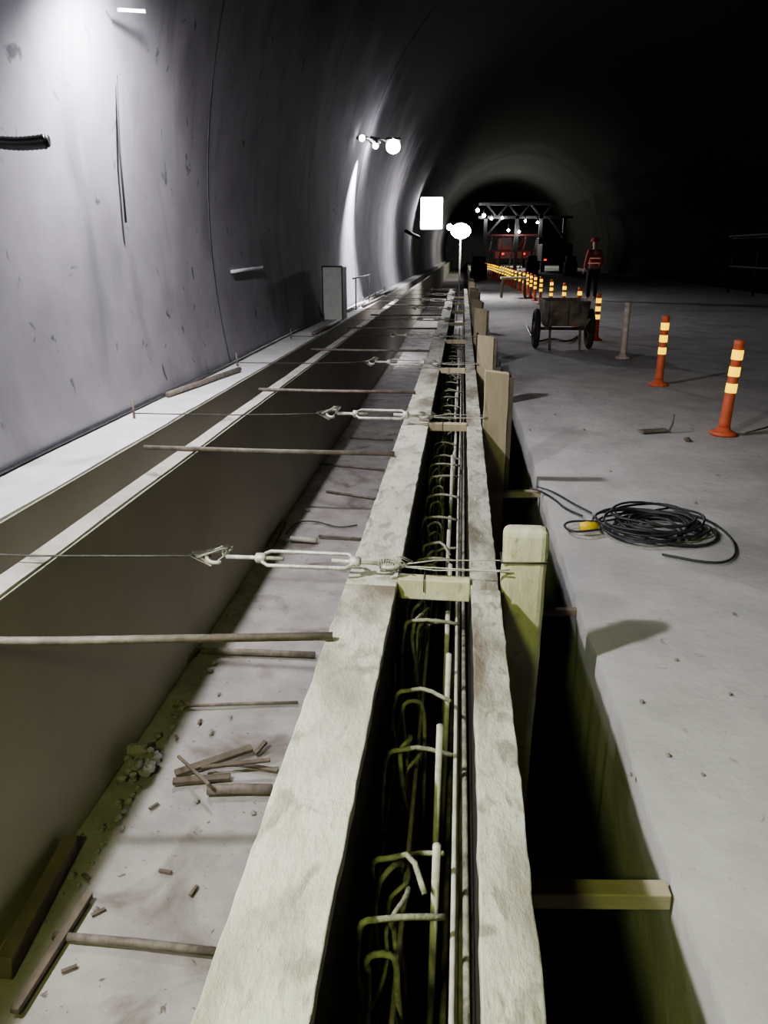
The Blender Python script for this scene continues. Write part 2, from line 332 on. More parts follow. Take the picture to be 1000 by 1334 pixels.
# ------------------------------------------------------------------ turnbuckles
def make_tb(y):
    z = .41
    t = thing('turnbuckle', 'galvanised turnbuckle pulling on the formwork level with the broad round-topped stake, nearest the camera', 'turnbuckle', (-.5, y, z), 'turnbuckles over the trench')
    b = MB(); xa, xb = -.655, -.33
    # open frame: two bars set apart (tilted so that both show), with a gap between the screw ends
    for s in (-1, 1): b.tube([(xa,y,z),(xa+.012,y+s*.020,z+s*.008),(xa+.03,y+s*.032,z+s*.013),(xb-.03,y+s*.032,z+s*.013),(xb-.012,y+s*.020,z+s*.008),(xb,y,z)], .0066, 8)
    b.build('body', 'galv', t)
    for xx in (xa, xb):
        MB().lathe([(.009,-.02),(.018,-.015),(.018,.015),(.009,.02)], (xx,y,z), 10, 'X').build('collar', 'galv', t)
    b = MB(); b.tube([(xa+.08,y,z),(xa-.12,y,z)], .0075, 8)
    b.tube([(xa-.152+.036*math.cos(a), y+.030*math.sin(a), z+.012*math.sin(a)) for a in [i*math.pi*1.7/14 for i in range(15)]], .0078, 8)
    b.build('hook', 'galv', t)
    b = MB(); b.tube([(xb-.08,y,z),(xb+.085,y,z-.004)], .0075, 8)
    b.tube([(xb+.115-.036*math.cos(a), y+.030*math.sin(a), z-.006) for a in [i*math.pi*1.75/14 for i in range(15)]], .0078, 8)
    b.build('eye_hook', 'galv', t)
    b = MB()
    for q in range(9): b.tube([(xb+.08+.009*q, y-.034+.005*q, z+.024), (xb+.13+.008*q, y+.026*math.sin(q), z-.002), (xb+.14, y+.024, z-.035), (xb+.09+.006*q, y-.03, z-.02)], .0026, 5, True)
    b.build('wire_knot', 'rebarpale', t)
    b = MB()
    for q in range(9): b.tube([(xa-.14+.006*q, y+.014*math.sin(q*2), z+.034), (xa-.19-.008*q, y+.026*math.cos(q), z+.003), (xa-.17, y-.026, z-.026), (xa-.13, y, z)], .0026, 5, True)
    b.build('wire_wrap', 'rebarpale', t)
    return t
tb0 = make_tb(YS[0])
for k in range(1, 9):
    c_ = dup(tb0, (-.5+random.uniform(-.03,.01), YS[k], .41), 'galvanised turnbuckle pulling on the formwork level with the %s stake from the camera' % ordn[k])
    c_.scale = (1, 1.35, 1.35)
for k, y in enumerate(YS):
    px = -2.14
    wv = [(px, y, .385), (-1.87, y+.004, .384), (-1.47, y-.006, .388), (-1.15, y+.004, .396), (-.83, y, .41)]
    tag(MB().tube(wv, .004, 6).build('anchor_wire', 'wire'), 'thin dark wire running from the wall ledge to the %s turnbuckle' % ordn[k], 'wire', 'anchor wires')
    tag(MB().tube([(px, y, ZT-.02), (px-.004, y+.003, ZT+.13)], .009, 8).build('anchor_pin', 'rust'), 'short rusty rebar pin standing in the ledge at the %s anchor wire' % ordn[k], 'pin', 'anchor pins')
    t = thing('binding_wire', 'strands of binding wire looped from the %s turnbuckle to its stake' % ordn[k], 'wire', (-.1, y, .39), 'binding wires')
    for q, (za, yb) in enumerate(((.405, -.020), (.395, -.024), (.385, .078))):
        MB().tube([(-.20, y, .40), (-.06, y+yb*.4, .392+.010*q), (XR1-.005, y+yb, za+.008*q), (XR1+(.165 if q == 2 else .03), y+yb, za+.004)], .0024, 5).build('strand', 'rebarpale', t)
for k, (y, x0, lab) in enumerate([(1.95,-1.8,'nearest long steel rod lying across the trench below the first turnbuckle'), (4.02,-1.74,'second steel rod bridging the trench'), (5.95,-1.58,'third steel rod bridging the trench'),
                            (8.6,-1.66,'fourth steel rod bridging the trench'), (11.2,-1.62,'fifth steel rod bridging the trench'), (13.6,-1.56,'sixth steel rod bridging the trench'), (16.2,-1.56,'seventh steel rod bridging the trench'),(18.6,-1.56,'eighth steel rod bridging the trench')]):
    r_ = .0125; yl_ = y+.01
    if k == 0: y = P(414, 829, z=ZT+r_).y; q_ = P(0, 834, z=ZT+r_); yl_ = y+(q_.y-y)*(x0+.335)/(q_.x+.335)
    tag(MB().tube([(x0, yl_, ZT+r_+.003), (-1.1, y+(yl_-y)*.55, ZT+r_-.001), (-.335, y, ZT+r_+.003)], r_, 10).build('steel_rod', 'rust'), lab, 'rod', 'steel rods bridging the trench')
# ------------------------------------------------------------------ rebar in the slot
def make_stirrup(y, v):
    R = random.Random(340+v); u = R.uniform
    t = thing('rebar_stirrup', 'bent rebar stirrup loop standing inside the dark formwork slot', 'rebar', (-.065, y, ZF), 'rebar stirrups in the slot')
    zt = .265+u(-.07,.02); r0 = .0064
    lean = u(-.12, .12)
    for q in range(2 if v in (0, 4) else 3):
        off = (0, u(.014,.034), u(.025,.06))[q]
        xl = -.153+off; y2 = y+.014*q+u(-.03,.03); h = zt-.025*q*u(0,2)
        pts = [(xl+u(-.01,.03), y2+lean*1.5, ZF), (xl+u(-.02,.03), y2+lean+u(-.05,.05), -.38), (xl+u(-.016,.05), y2+lean*.7+u(-.07,.07), -.14), (xl+u(-.018,.03), y2+u(-.07,.06), h-.20), (xl+u(-.018,.014), y2+u(-.04,.04), h-.09), (xl+u(-.010,.004), y2, h-.03), (xl+.010, y2, h-.006), (xl+.04, y2, h)]
        if q == 0: pts += [(xl+.085, y2+u(-.02,.02), h+.004), (xl+u(.10,.19), y2+u(-.06,.07), h-u(.0,.03))]
        elif q == 1 and v % 3 == 1: pts += [(xl+.058, y2, h-.012), (xl+u(.050,.07), y2-.004, h-.09), (xl+u(.02,.075), y2+u(-.08,.05), -.15), (xl+.05, y2, ZF)]
        else: pts = pts[:-1]+[(xl+.030, y2+u(.02,.05), h-.004), (xl+u(.02,.05), y2+u(.07,.12), h-.05), (xl+.01, y2+.14, h-.18), (xl+.03, y2+.13, h-.42)]
        MB().tube(smooth(pts, 1), r0 if q < 2 else .0052, 7).build('bent_bar', 'rebar', t)
    if v in (2, 5): MB().tube(smooth([(-.15, y+.14, zt-.14), (-.11, y+.11, zt-.10), (-.07, y+.10, zt-.06), (.0, y+.1, zt-.055)],1), .006, 6).build('cross_tie', 'rebar', t)
    if v in (1, 3, 5, 6): MB().tube(smooth([(-.13, y+.02, zt-.22), (-.10, y+.06, zt-.16), (-.115, y+.13, zt-.12), (-.09, y+.2, zt-.2), (-.10, y+.24, zt-.36)],2), .0045, 6).build('loose_tie', 'rebar', t)
    return t
bases = [make_stirrup(.70+.30*v+(.06 if v % 2 else -.04), v) for v in range(8)]
for k in range(8, 38):
    dup(bases[(k*5+2) % 8], (-.060+random.uniform(-.008,.012), .70+.30*k+random.uniform(-.04,.04), ZF), rot=(random.uniform(-.05,.05), 0, random.uniform(-.25,.25)))
for k in range(32):
    y = .95+.37*k+random.uniform(-.08,.08); h = random.choice((.10,.16,.22,.27,.30)); x = -.012+random.uniform(-.016,.006)
    o = MB().tube([(x-.006, y+.05, ZF), (x+.003, y, h)], .0085, 8).build('vertical_rebar', 'rebarpale')
    tag(o, 'straight upright rebar end poking up in the formwork slot', 'rebar', 'upright rebar in the slot')
for k, (x, z, r_, m_) in enumerate([(.018,.19,.0055,'rebarpale'),(.046,.13,.007,'rebar'),(.030,.03,.007,'rust'),(.048,-.08,.008,'rust'),(.010,-.2,.008,'rebar'),(-.085,.08,.006,'rust'),(-.165,-.08,.007,'rust')]):
    pts = [(x+.003*math.sin(y*1.3+k), y, z+.004*math.sin(y*.9+2*k)) for y in seq(-.8, 15, .5)]
    tag(MB().tube(pts, r_, 8).build('long_rebar', m_), ['uppermost pale long rebar running along the right side of the slot','grey long rebar tight against the right formwork board','third long rebar down on the right side of the slot','fourth long rebar down against the right formwork face','lowest long rebar in the middle of the slot','long rebar threaded through the stirrup tops','long rebar low on the left side of the slot'][k], 'rebar')
# ------------------------------------------------------------------ trench floor things
def rodfloor(u0, v0, u1, v1, r_, m_, lab, name='steel_rod', z0=ZF):  # default name also goes to the thin bar standing in for a floor shadow
    a, c = P(u0, v0, z=z0+r_+.004), P(u1, v1, z=z0+r_+.004); mid = (a+c)/2
    return tag(MB().tube([a, mid+Vector((0,.004,0)), c], r_, 10).build(name, m_), lab, 'rod' if 'rod' in name else 'pipe')
rodfloor(262, 848, 410, 853, .019, 'rust', 'rusty round bar lying on the trench floor beneath the nearest long rod')
rodfloor(225, 920, 388, 915, .008, 'rust', 'shadow line modelled as a thin bar flat on the trench floor above the broken sticks')  # thin bar stands in for a shadow on the floor
rodfloor(70, 1219, 282, 1240, .014, 'rust', 'rusty round bar low in the foreground of the trench floor')
rodfloor(270, 1029, 354, 1028, .022, 'rust', 'short thick pipe beside the broken sticks', 'pipe_piece')
rodfloor(378, 702, 412, 704, .022, 'rebarpale', 'short pale pipe stub on the trench floor', 'pipe_piece')
rodfloor(415, 698, 470, 702, .011, 'rust', 'thin bar beside the pale pipe stub under the formwork')
rodfloor(425, 640, 492, 650, .011, 'rust', 'thin bar on the trench floor beyond the pale pipe stub')
rodfloor(418, 604, 500, 612, .011, 'rust', 'bar on the trench floor under the second bridging rod')
rodfloor(455, 570, 512, 573, .012, 'rust', 'bar on the trench floor beyond the second bridging rod')
for (u0,v0,u1,v1,w,h,lab,z0_,dz) in [(228,1008,328,974,.035,.02,'broken dark lath on the trench floor pointing at the formwork',0,.02), (225,1018,300,1012,.03,.02,'shorter dark lath under the broken lath',0,0),
                        (352,712,370,680,.035,.03,'small wood offcut at the foot of the dark channel wall',0,0), (240,862,256,846,.04,.03,'small dark wood chock at the left end of the rusty round bar',0,0),
                        (300,993,362,1004,.02,.014,'thin stick beside the short thick pipe',0,0),(262,1000,352,990,.018,.014,'thin dark stick lying over the broken laths',.035,.02),
                        (232,985,272,1022,.014,.012,'short dark splinter crossing the broken laths',.05,.03),(332,982,346,966,.02,.02,'dark stub end beyond the tip of the broken lath',0,.02)]:
    a, c = P(u0, v0, z=ZF+h/2+.006+z0_), P(u1, v1, z=ZF+h/2+.006+z0_+dz)
    tag(MB().bar(a, c, w, h, .2).build('wood_lath', 'wooddark', bevel=.003), lab, 'lath')
tag(MB().tube(smooth([P(u,v,z=ZF+.01) for u,v in ((372,695),(385,680),(410,678),(440,688),(465,684))]), .006, 6).build('tangled_wire', 'wire'), 'tangled wire on the trench floor behind the pale pipe stub', 'wire')
a, c = P(5, 1262, z=ZF+.05), P(92, 1100, z=ZF+.05)
a.x = max(a.x, XW1+.05); c.x = max(c.x, XW1+.05)
tag(MB().bar(a, c, .05, .09, .15).build('wood_plank', 'wooddark', bevel=.004), 'upright old plank against the dark channel wall in the bottom left corner', 'plank')
a, c = P(18, 1318, z=ZF+.025), P(116, 1165, z=ZF+.025)
tag(MB().bar(a, c, .03, .025, .1).build('wood_plank', 'wooddark', bevel=.004), 'flat old lath on the floor right of the upright plank, bottom left corner', 'plank')
base = P(172, 1010, z=ZF)
t = thing('rubble_heap', 'small heap of broken concrete against the dark channel wall', 'rubble', base)
for q in range(18):
    MB().rock(base+Vector((random.uniform(-.04,.08), random.uniform(-.09,.09), random.uniform(.015,.08))), random.uniform(.014,.042)).build('lump', 'slab' if q % 2 else 'stone', t)
for q in range(60):
    f = random.uniform(0, 1); u = 60+(400-60)*f+random.uniform(4,30); v = 1180+(620-1180)*f
    b_ = P(u, v, z=ZF); b_.x = max(b_.x, XW1+random.uniform(.02,.09)); r_ = random.uniform(.006,.022)
    tag(MB().rock(b_+Vector((0,0,r_*.45)), r_).build('small_stone', 'stone'), 'small stone on the trench floor', 'stone', 'loose stones in the trench')
for (u, v) in ((128,1188),(112,1142),(252,1160),(215,1135),(90,1262),(200,1050),(230,960),(260,940)):
    b_ = P(u, v, z=ZF+.006); an = random.uniform(0, 3.1); l_ = random.uniform(.015,.03); dv = Vector((math.cos(an)*l_, math.sin(an)*l_, 0))
    tag(MB().bar(b_-dv, b_+dv, .012, .007).build('wood_chip', 'wooddark'), 'small dark wood chip on the trench floor', 'wood chip', 'wood chips in the trench')
for (u, v, r_, z) in [(200,965,.018,ZF),(255,1045,.014,ZF),(275,955,.016,ZF),(300,935,.01,ZF),(125,1185,.012,ZF),(160,1080,.01,ZF),(330,1060,.012,ZF),(285,905,.012,ZF),(330,770,.014,ZF),(300,800,.012,ZF),
                      (895,575,.03,0),(835,915,.010,0),(722,540,.012,0),(950,905,.008,0),(690,560,.01,0),(760,560,.012,0),(905,655,.01,0),(870,985,.009,0),(795,615,.01,0),(915,1010,.007,0),(880,860,.008,0),(820,1010,.008,0),(955,800,.008,0)]:
    b_ = P(u, v, z=z); lbl = 'small stone on the trench floor' if z else ('brown lump of clod near the posts' if r_ > .02 else 'small stone on the grey ground')
    tag(MB().rock(b_+Vector((0,0,r_*.45)), r_).build('small_stone', 'stone' if r_ < .02 else 'wooddark'), lbl, 'stone', 'loose stones in the trench' if z else ('' if r_ > .02 else 'loose stones on the ground') or None)
# ------------------------------------------------------------------ ledge and wall things
rodfloor(218, 514, 312, 481, .022, 'rust', 'rusty pipe lying along the pale ledge', 'pipe_piece', ZT)
tag(MB().tube([(wx(.4)+.024+.012*math.sin(y*1.1), y, ZT+.02) for y in seq(-2, 24, .4)], .016, 8).build('wall_foot_cable', 'cable'), 'black cable lying along the foot of the tunnel wall', 'cable')
a = P(60, 187, x=-2.12)
t = thing('corrugated_hose', 'black hose stub poking out of the tunnel wall at upper left', 'hose', (wx(a.z)+.01, a.y, a.z))
n = 26; pts = []; rs = []
for i in range(n+1):
    f = i/n; pts.append((wx(a.z)+.004+(a.x-wx(a.z)-.004)*f, a.y-.12+.12*f, a.z-.012*math.sin(f*3)+.012*f)); rs.append(.028+(.003 if i%2 else 0)+.006*f)
MB().tube(pts, rs, 12).build('hose_body', 'hose', t)
MB().tube([(a.x, a.y, a.z+.012), (a.x+.012, a.y, a.z+.012)], .030, 12).build('hose_mouth', 'dark', t)
a = P(545, 309, x=-1.85)
tag(MB().tube([(wx(a.z+.2)+.08, a.y-1.5, a.z+.2), (wx(a.z)+.24, a.y-.8, a.z+.12), a], .07, 10).build('corrugated_hose', 'hose'), 'dark hose stub poking out of the far wall below the floodlight', 'hose')
a, c = P(302, 354, x=wx(1.2)+.02), P(341, 348, x=wx(1.2)+.03)
tag(MB().tube([a, c], .017, 10).build('white_pipe', 'white'), 'short white plastic pipe fixed to the tunnel wall', 'pipe')
a = [P(u, v, x=wx(2.1)+.012) for u, v in ((203,122),(212,126),(226,132),(238,137),(245,146))]
tag(MB().tube(a, .006, 6).build('white_string', 'white'), 'pale string curling on the tunnel wall', 'string')
pts = [P(u, v, x=wx(2.3)+.02) for u, v in ((148,-60),(150,0),(151,60),(152,120),(156,200),(164,290))]
tag(MB().tube(pts, .008, 6).build('hanging_cable', 'cable'), 'thin black cable hanging down the wall under the top left lamp', 'cable')
# lamps
def spot(name, pos, aim, e, col, ang, rad, blend=.5):
    l = bpy.data.lights.new(name, 'SPOT'); l.energy = e; l.color = col; l.spot_size = math.radians(ang); l.spot_blend = blend; l.shadow_soft_size = rad
    o = bpy.data.objects.new(name, l); C.objects.link(o); o.location = pos
    o.rotation_euler = (Vector(aim)-Vector(pos)).to_track_quat('-Z', 'Y').to_euler()
def flood(name, pos, aim, w, lab, arm_from, watts, saim, ang=150, col=(.98,.955,1), rad=.06, blend=.5):
    pos = Vector(pos); d = (Vector(aim)-pos).normalized()
    t = thing(name, lab, 'floodlight', pos)
    MB().bar(pos-d*.09, pos, w*.8, w*.7).build('housing', 'dark', t, bevel=.02)
    MB().ball(pos+d*w*.1, w*.42, .9, .9, .85).build('lamp_glass', 'glow', t)
    b = MB()
    for q in (-1,0,1): b.bar(pos-d*.12+Vector((0,q*w*.25,0)), pos-d*.09+Vector((0,q*w*.25,0)), w*.05, w*.6)
    b.build('cooling_fin', 'dark', t)
    if arm_from is not None: MB().tube([arm_from, (Vector(arm_from)+pos-d*.08)/2+Vector((0,0,.03)), pos-d*.08], .018, 8).build('bracket', 'dark', t)
    lp = pos+d*(rad+.07+w*.5)
    spot(name+'_light', lp, lp+Vector(saim), watts, col, ang, rad, blend)
    return t
flood('wall_floodlight', (-1.95, .7, 2.85), (-.6, 1.5, 0), .26, 'floodlight on the wall beside the camera', (wx(2.9)+.01, .7, 2.9), 500, (.35,.35,-1), 142, blend=1.0)
flood('wall_floodlight', (-1.85, 4.8, 3.15), (-1.2, 5.1, 0), .26, 'floodlight on the wall above the top left corner of the photo', (wx(3.25)+.01, 4.8, 3.25), 360, (-.1,.4,-1), 165, blend=.8)
p2 = P(512, 190, x=-1.55)
flood('wall_floodlight', p2, (p2.x+.3, p2.y-4, p2.z-2), .40, 'bright floodlight held off the wall on a bracket', (wx(p2.z+.15)+.02, p2.y-.2, p2.z+.15), 240, (.6,-.4,-1), 120, rad=.1)
tag(MB().bar(P(154, 13, x=-2.16), P(188, 15, x=-2.06), .02, .02).build('lamp_bracket', 'white'), 'pale steel bracket bar at top left beside the hanging cable', 'bracket')
xw = wx(3.4)
a = P(466, 180, x=xw+.06)
t = thing('lamp_bracket', 'dark bracket with a small downward lamp left of the bright floodlight', 'bracket', a)
q0 = P(489, 186, x=xw+.20)
MB().tube([a, (a+q0)/2+Vector((0,0,.05)), q0], .03, 8).build('arm', 'dark', t)
MB().lathe([(.05,.1),(.12,0),(.10,-.02)], q0, 14).build('shade', 'dark', t)
MB().ball(q0+Vector((0,0,-.06)), .06).build('bulb', 'glow', t)
MB().ball(a+Vector((.08,0,0)), .06).build('fitting', 'panelglow', t)
sp = q0+Vector((.05,-.9,-.15))
spot('bracket_light', sp, sp+Vector((-.30,-.1,-1.1)), 2600, (.93,.91,1), 66, .03, 1.0)
# lit panel
c0 = P(562, 278, y=37)
t = thing('lit_panel', 'bright white rectangular lit panel standing off the far left wall', 'light panel', c0)
hw, hh = 14*.037, 19*.037
MB().box(c0.x-hw, c0.x+hw, 37, 37.12, c0.z-hh, c0.z+hh).build('housing', 'grey', t, bevel=.05)
MB().box(c0.x-hw*.95, c0.x+hw*.95, 36.88, 36.99, c0.z-hh*.95, c0.z+hh*.95).build('diffuser', 'panelglow', t, bevel=.05)
# lamp stand
yl = 26.5; c1 = P(600, 301, y=yl)
t = thing('lamp_stand', 'floodlight stand on a thin white pole at the far end of the slot', 'lamp stand', (c1.x, yl, ZF))
MB().tube([(c1.x, yl, ZF+.25), (c1.x, yl, c1.z-.08)], .03, 10).build('pole', 'grey', t)
for q in range(3):
    an = q*2.094+.4; MB().tube([(c1.x, yl, ZF+.6), (c1.x+.5*math.cos(an), yl+.5*math.sin(an), ZF+.02)], .02, 8).build('leg', 'grey', t)
h_ = MB().lathe([(.05,.2),(.24,.14),(.28,.02),(.26,.01)], (c1.x, yl, c1.z), 18, 'Y').build('lamp_head', 'dark', t)
MB().ball((c1.x, yl-.02, c1.z), .26, 1.25, .5, .9).build('lamp_glass', 'glow', h_)
MB().ball((c1.x-.36, yl-.02, c1.z+.12), .1).build('lamp_head', 'glow', t)
l = bpy.data.lights.new('stand_light', 'POINT'); l.energy = 260; l.shadow_soft_size = .1; l.color = (1,.97,.97)
lo = bpy.data.objects.new('stand_light', l); C.objects.link(lo); lo.location = (c1.x, yl-.35, c1.z)
# box by the wall
a = P(406, 417, z=ZT)
X0, X1 = XTW+.03, XTW+.37
t = thing('wall_cabinet', 'pale box with dark edges standing on the ledge against the tunnel wall', 'box', ((X0+X1)/2, a.y, ZT))
MB().box(X0, X1-.02, a.y, a.y+.5, ZT+.002, ZT+.82).build('body', 'paleboard', t, bevel=.008)
b = MB()
for x in (X0-.004, X1-.03): b.box(x, x+.016, a.y-.012, a.y+.010, ZT+.002, ZT+.84)
b.box(X0, X1-.014, a.y-.012, a.y+.01, ZT+.82, ZT+.84); b.build('front_frame', 'darkgrey', t)
t = thing('wall_rack', 'low dark pipe rack along the wall beyond the pale box', 'rack', (-1.98, 15, ZT))
for y in (15.0, 17.2): MB().tube([(-2.0, y, ZT), (-2.0, y, ZT+.58)], .012, 8).build('upright', 'darkgrey', t)
MB().tube([(-2.0, 14.6, ZT+.58), (-2.0, 17.4, ZT+.58)], .012, 8).build('rail', 'darkgrey', t)
for k, (y0, y1, x) in enumerate([(10.2, 12.3, -1.93), (13, 17, -2.09), (15.5, 19.5, -1.93), (18, 23, -2.07), (20, 24, -1.96)]):
    tag(MB().tube([(x, y0, ZT+.03), (x+.03, (y0+y1)/2, ZT+.035), (x+.02, y1, ZT+.03)], .028, 8).build('ledge_pipe', 'rebarpale' if k % 2 else 'rust'), 'length of pipe lying on the far ledge, %s from the camera' % ordn[k], 'pipe', 'pipes on the far ledge')
# ------------------------------------------------------------------ delineator posts
def make_post(y, x, tubem, bandm):
    t = thing('delineator_post', '', 'traffic post', (x, y, 0), 'delineator posts along the lane')
    MB().lathe([(.105,.0),(.105,.018),(.085,.03),(.055,.04),(.048,.065),(.02,.066)], (x,y,0), 20).build('base', tubem, t)
    MB().lathe([(.046,.06),(.044,.10),(.040,.4),(.037,.70),(.040,.705),(.040,.745),(.032,.752),(.01,.753)], (x,y,0), 18).build('tube', tubem, t)
    for z in (.34, .47, .60): MB().lathe([(.0395,z),(.0428,z+.003),(.0425,z+.072),(.0395,z+.075)], (x,y,0), 18).build('reflective_band', bandm, t)
    return t
pb = P(941, 566, z=0); post = make_post(pb.y, pb.x, 'orange', 'reflect'); post['label'] = 'nearest orange post with three yellow bands, at the right edge'
pb2 = P(857, 502, z=0); dup(post, pb2, 'orange banded post second from the camera')
pb3 = P(811, 467, z=0)
t = make_post(pb3.y, pb3.x, 'palepost', 'paleband'); t['label'] = 'faded pale post with dull bands, third from the camera'
nn_ = ['fourth','fifth','sixth','seventh','eighth','ninth','tenth','eleventh','twelfth','thirteenth','fourteenth','fifteenth','sixteenth','seventeenth','eighteenth','nineteenth','twentieth','twenty-first','twenty-second','twenty-third','twenty-fourth','twenty-fifth','twenty-sixth','twenty-seventh','twenty-eighth','twenty-ninth']
y = pb3.y
for k in range(26):
    y += 2.35 if k < 5 else 1.6; dup(post, (pb3.x+.03*math.sin(k)-.004*k*k*.3, y, 0), 'orange banded post in the row receding into the tunnel, %s from the camera' % nn_[k])
post.rotation_euler = (0, math.radians(2.2), 0)
# ------------------------------------------------------------------ cable coil
cc = P(850, 692, z=0)
pts = []; T = 15
for i in range(T*28):
    a = i/28*2*math.pi; k = i/28
    r1 = .20+.055*math.sin(k*1.9)+.03*math.sin(k*5.3+a*.5); r2 = r1*(.9+.1*math.sin(k*3))
    ox, oy = .04*math.sin(k*2.3), .04*math.cos(k*1.7)
    pts.append((cc.x+ox+r1*math.cos(a), cc.y+oy+r2*math.sin(a), .012+.0045*k+.007*math.sin(a*3+k)))
t = thing('cable_coil', 'coiled black cable with yellow connector lying on the ground', 'cable coil', (cc.x, cc.y, 0))
MB().tube(pts, .0068, 6).build('coil', 'cable', t)
q = [P(u, v, z=.012) for u, v in ((862,722),(930,735),(958,728),(957,705),(930,680),(885,665),(868,660))]
MB().tube(smooth(q), .006, 7).build('stray_loop', 'cable', t)
q = [P(u, v, z=.03) for u, v in ((780,690),(745,694),(732,684),(745,678),(790,680),(830,668),(870,662))]
MB().tube(smooth(q), .006, 7).build('stray_loop', 'cable', t)
a, c = P(755, 686, z=.035), P(778, 686, z=.035)
MB().tube([a, a*.6+c*.4, c], [.022,.028,.024], 10).build('connector', 'yellow', t)
q = [P(u, v, z=.012) for u, v in ((758,672),(735,662),(722,650),(705,640),(690,636))]
tag(MB().tube(smooth(q), .006, 6).build('feed_cable', 'cable'), 'thin cable running from the coil towards the pit edge', 'cable')
q = [P(u, v, z=.012) for u, v in ((770,668),(745,655),(720,640),(700,634))]
tag(MB().tube(smooth(q), .005, 6).build('feed_cable', 'cable'), 'second thin cable beside the feed cable to the pit edge', 'cable')
tag(MB().bar(P(834,562,z=.012), P(868,560,z=.012), .09, .016).build('board_scrap', 'rust', bevel=.003), 'flat grey scrap on the ground left of the nearest post', 'scrap')
a = P(871, 562, z=.01); tag(MB().tube([a, a+Vector((.02,0,.06)), a+Vector((.03,.02,.14))], .008, 6).build('bent_pin', 'rust'), 'small bent pin standing by the flat grey scrap', 'pin')
a, c = P(968, 565, z=.012), P(1015, 552, z=.012)
tag(MB().tube([a, (a+c)/2, c], .008, 6).build('loose_bar', 'rust'), 'thin bar on the ground at the foot of the nearest post', 'rod')
# ------------------------------------------------------------------ hand cart
ca = P(735, 458, z=0); cy = ca.y
t = thing('hand_cart', 'rusty two-wheeled steel hand cart parked beside the pit', 'cart', (ca.x, cy, 0))
x0, x1 = ca.x-.40, ca.x+.40
zb, zt_ = .36, .72; tb_ = [(x0+.10,cy+.05),(x1-.10,cy+.05),(x1-.10,cy+.85),(x0+.10,cy+.85)]; tt_ = [(x0+.07,cy-.0),(x1-.07,cy-.0),(x1-.07,cy+.92),(x0+.07,cy+.92)]
inn = [(x0+.10,cy+.03),(x1-.10,cy+.03),(x1-.10,cy+.89),(x0+.10,cy+.89)]; inb = [(x0+.13,cy+.08),(x1-.13,cy+.08),(x1-.13,cy+.82),(x0+.13,cy+.82)]
vs = [(*p,zb) for p in tb_]+[(*p,zt_) for p in tt_]+[(*p,zt_) for p in inn]+[(*p,zb+.03) for p in inb]
fs = [(3,2,1,0)]+[(i,(i+1)%4,4+(i+1)%4,4+i) for i in range(4)]+[(4+i,4+(i+1)%4,8+(i+1)%4,8+i) for i in range(4)]+[(8+i,8+(i+1)%4,12+(i+1)%4,12+i) for i in range(4)]+[(12,13,14,15)]
MB().add(vs, fs).build('tray', 'barrow', t, bevel=.006)
for x in (x0+.12, ca.x, x1-.12): MB().bar((x, cy+.02, .37), (x, cy-.012, .72), .03, .02).build('tray_rib', 'barrow', t)
for s in (x0+.0, x1-.0):
    w = MB(); w.tube([(s, cy+.4+.25*math.cos(a), .295+.25*math.sin(a)) for a in [i*math.pi/12 for i in range(24)]], .045, 10, True); wo = w.build('wheel', 'tyre', t)
    h = MB()
    for q_ in range(4):
        a = q_*math.pi/2+.4; h.tube([(s, cy+.4, .295), (s, cy+.4+.23*math.cos(a), .295+.23*math.sin(a))], .02, 6)
    h.lathe([(.06,-.04),(.06,.04)], (s, cy+.4, .295), 12, 'X').build('spokes', 'barrow', wo)
MB().tube([(x0+.0, cy+.4, .295), (x1-.0, cy+.4, .295)], .022, 8).build('axle', 'barrow', t)
for s in (x0+.14, x1-.14): MB().tube([(s, cy+.8, .34), (s, cy-.05, .34), (s, cy-.40, .50)], .02, 8).build('handle', 'barrow', t)
for s in (x0+.18, x1-.18): MB().tube([(s, cy+.15, .36), (s, cy+.02, .01)], .018, 8).build('prop_leg', 'barrow', t)
tag(MB().tube(smooth([P(u,v,z=.02) for u,v in ((686,424),(690,436),(700,446),(720,440),(740,446),(752,438))]), .015, 6).build('slack_cable', 'cable'), 'slack cable lying in front of the hand cart', 'cable')
ta = P(668, 388, z=0)
t = thing('timber_trestle', 'timber trestle table beyond the hand cart near the slot', 'trestle', (ta.x, ta.y, 0))
MB().box(ta.x-.42, ta.x+.42, ta.y-.3, ta.y+.3, .58, .64).build('top', 'wood2', t, bevel=.005)
for sx in (-1,1):
    for sy in (-1,1): MB().bar((ta.x+sx*.38, ta.y+sy*.28, 0), (ta.x+sx*.34, ta.y+sy*.24, .58), .06, .06).build('leg', 'wooddark', t)
for k, (y, h, l) in enumerate([(8.4,.5,.9),(10.6,.48,1.1),(13.3,.52,1.2)]):
    tag(MB().box(XR1+.03, XR1+.055, y, y+l, ZF, h).build('edge_board', 'wooddark', bevel=.004), 'dark board standing on edge outside the right formwork, %s from the camera' % ordn[k], 'board', 'edge boards by the pit')
# ------------------------------------------------------------------ worker
def skinned(name, m, parent, joints, edges, sub=2):
    me = bpy.data.meshes.new(name); keys = list(joints)
    me.from_pydata([tuple(Vector(joints[k][0])) for k in keys], [(keys.index(a), keys.index(b_)) for a, b_ in edges], [])
    o = bpy.data.objects.new(name, me); C.objects.link(o); o.parent = parent
    md = o.modifiers.new('skin', 'SKIN'); md.use_smooth_shade = True
    sv = me.skin_vertices[0].data
    for i, k in enumerate(keys): sv[i].radius = (joints[k][1], joints[k][1]*(joints[k][2] if len(joints[k]) > 2 else 1))
    sv[0].use_root = True
    s_ = o.modifiers.new('sub', 'SUBSURF'); s_.levels = sub; s_.render_levels = sub
    me.materials.append(M[m]); return o
wb = P(769, 392, z=0)
t = thing('person', 'worker in a red jacket and red helmet standing beyond the hand cart', 'person', wb); t.rotation_euler.z = math.radians(200)
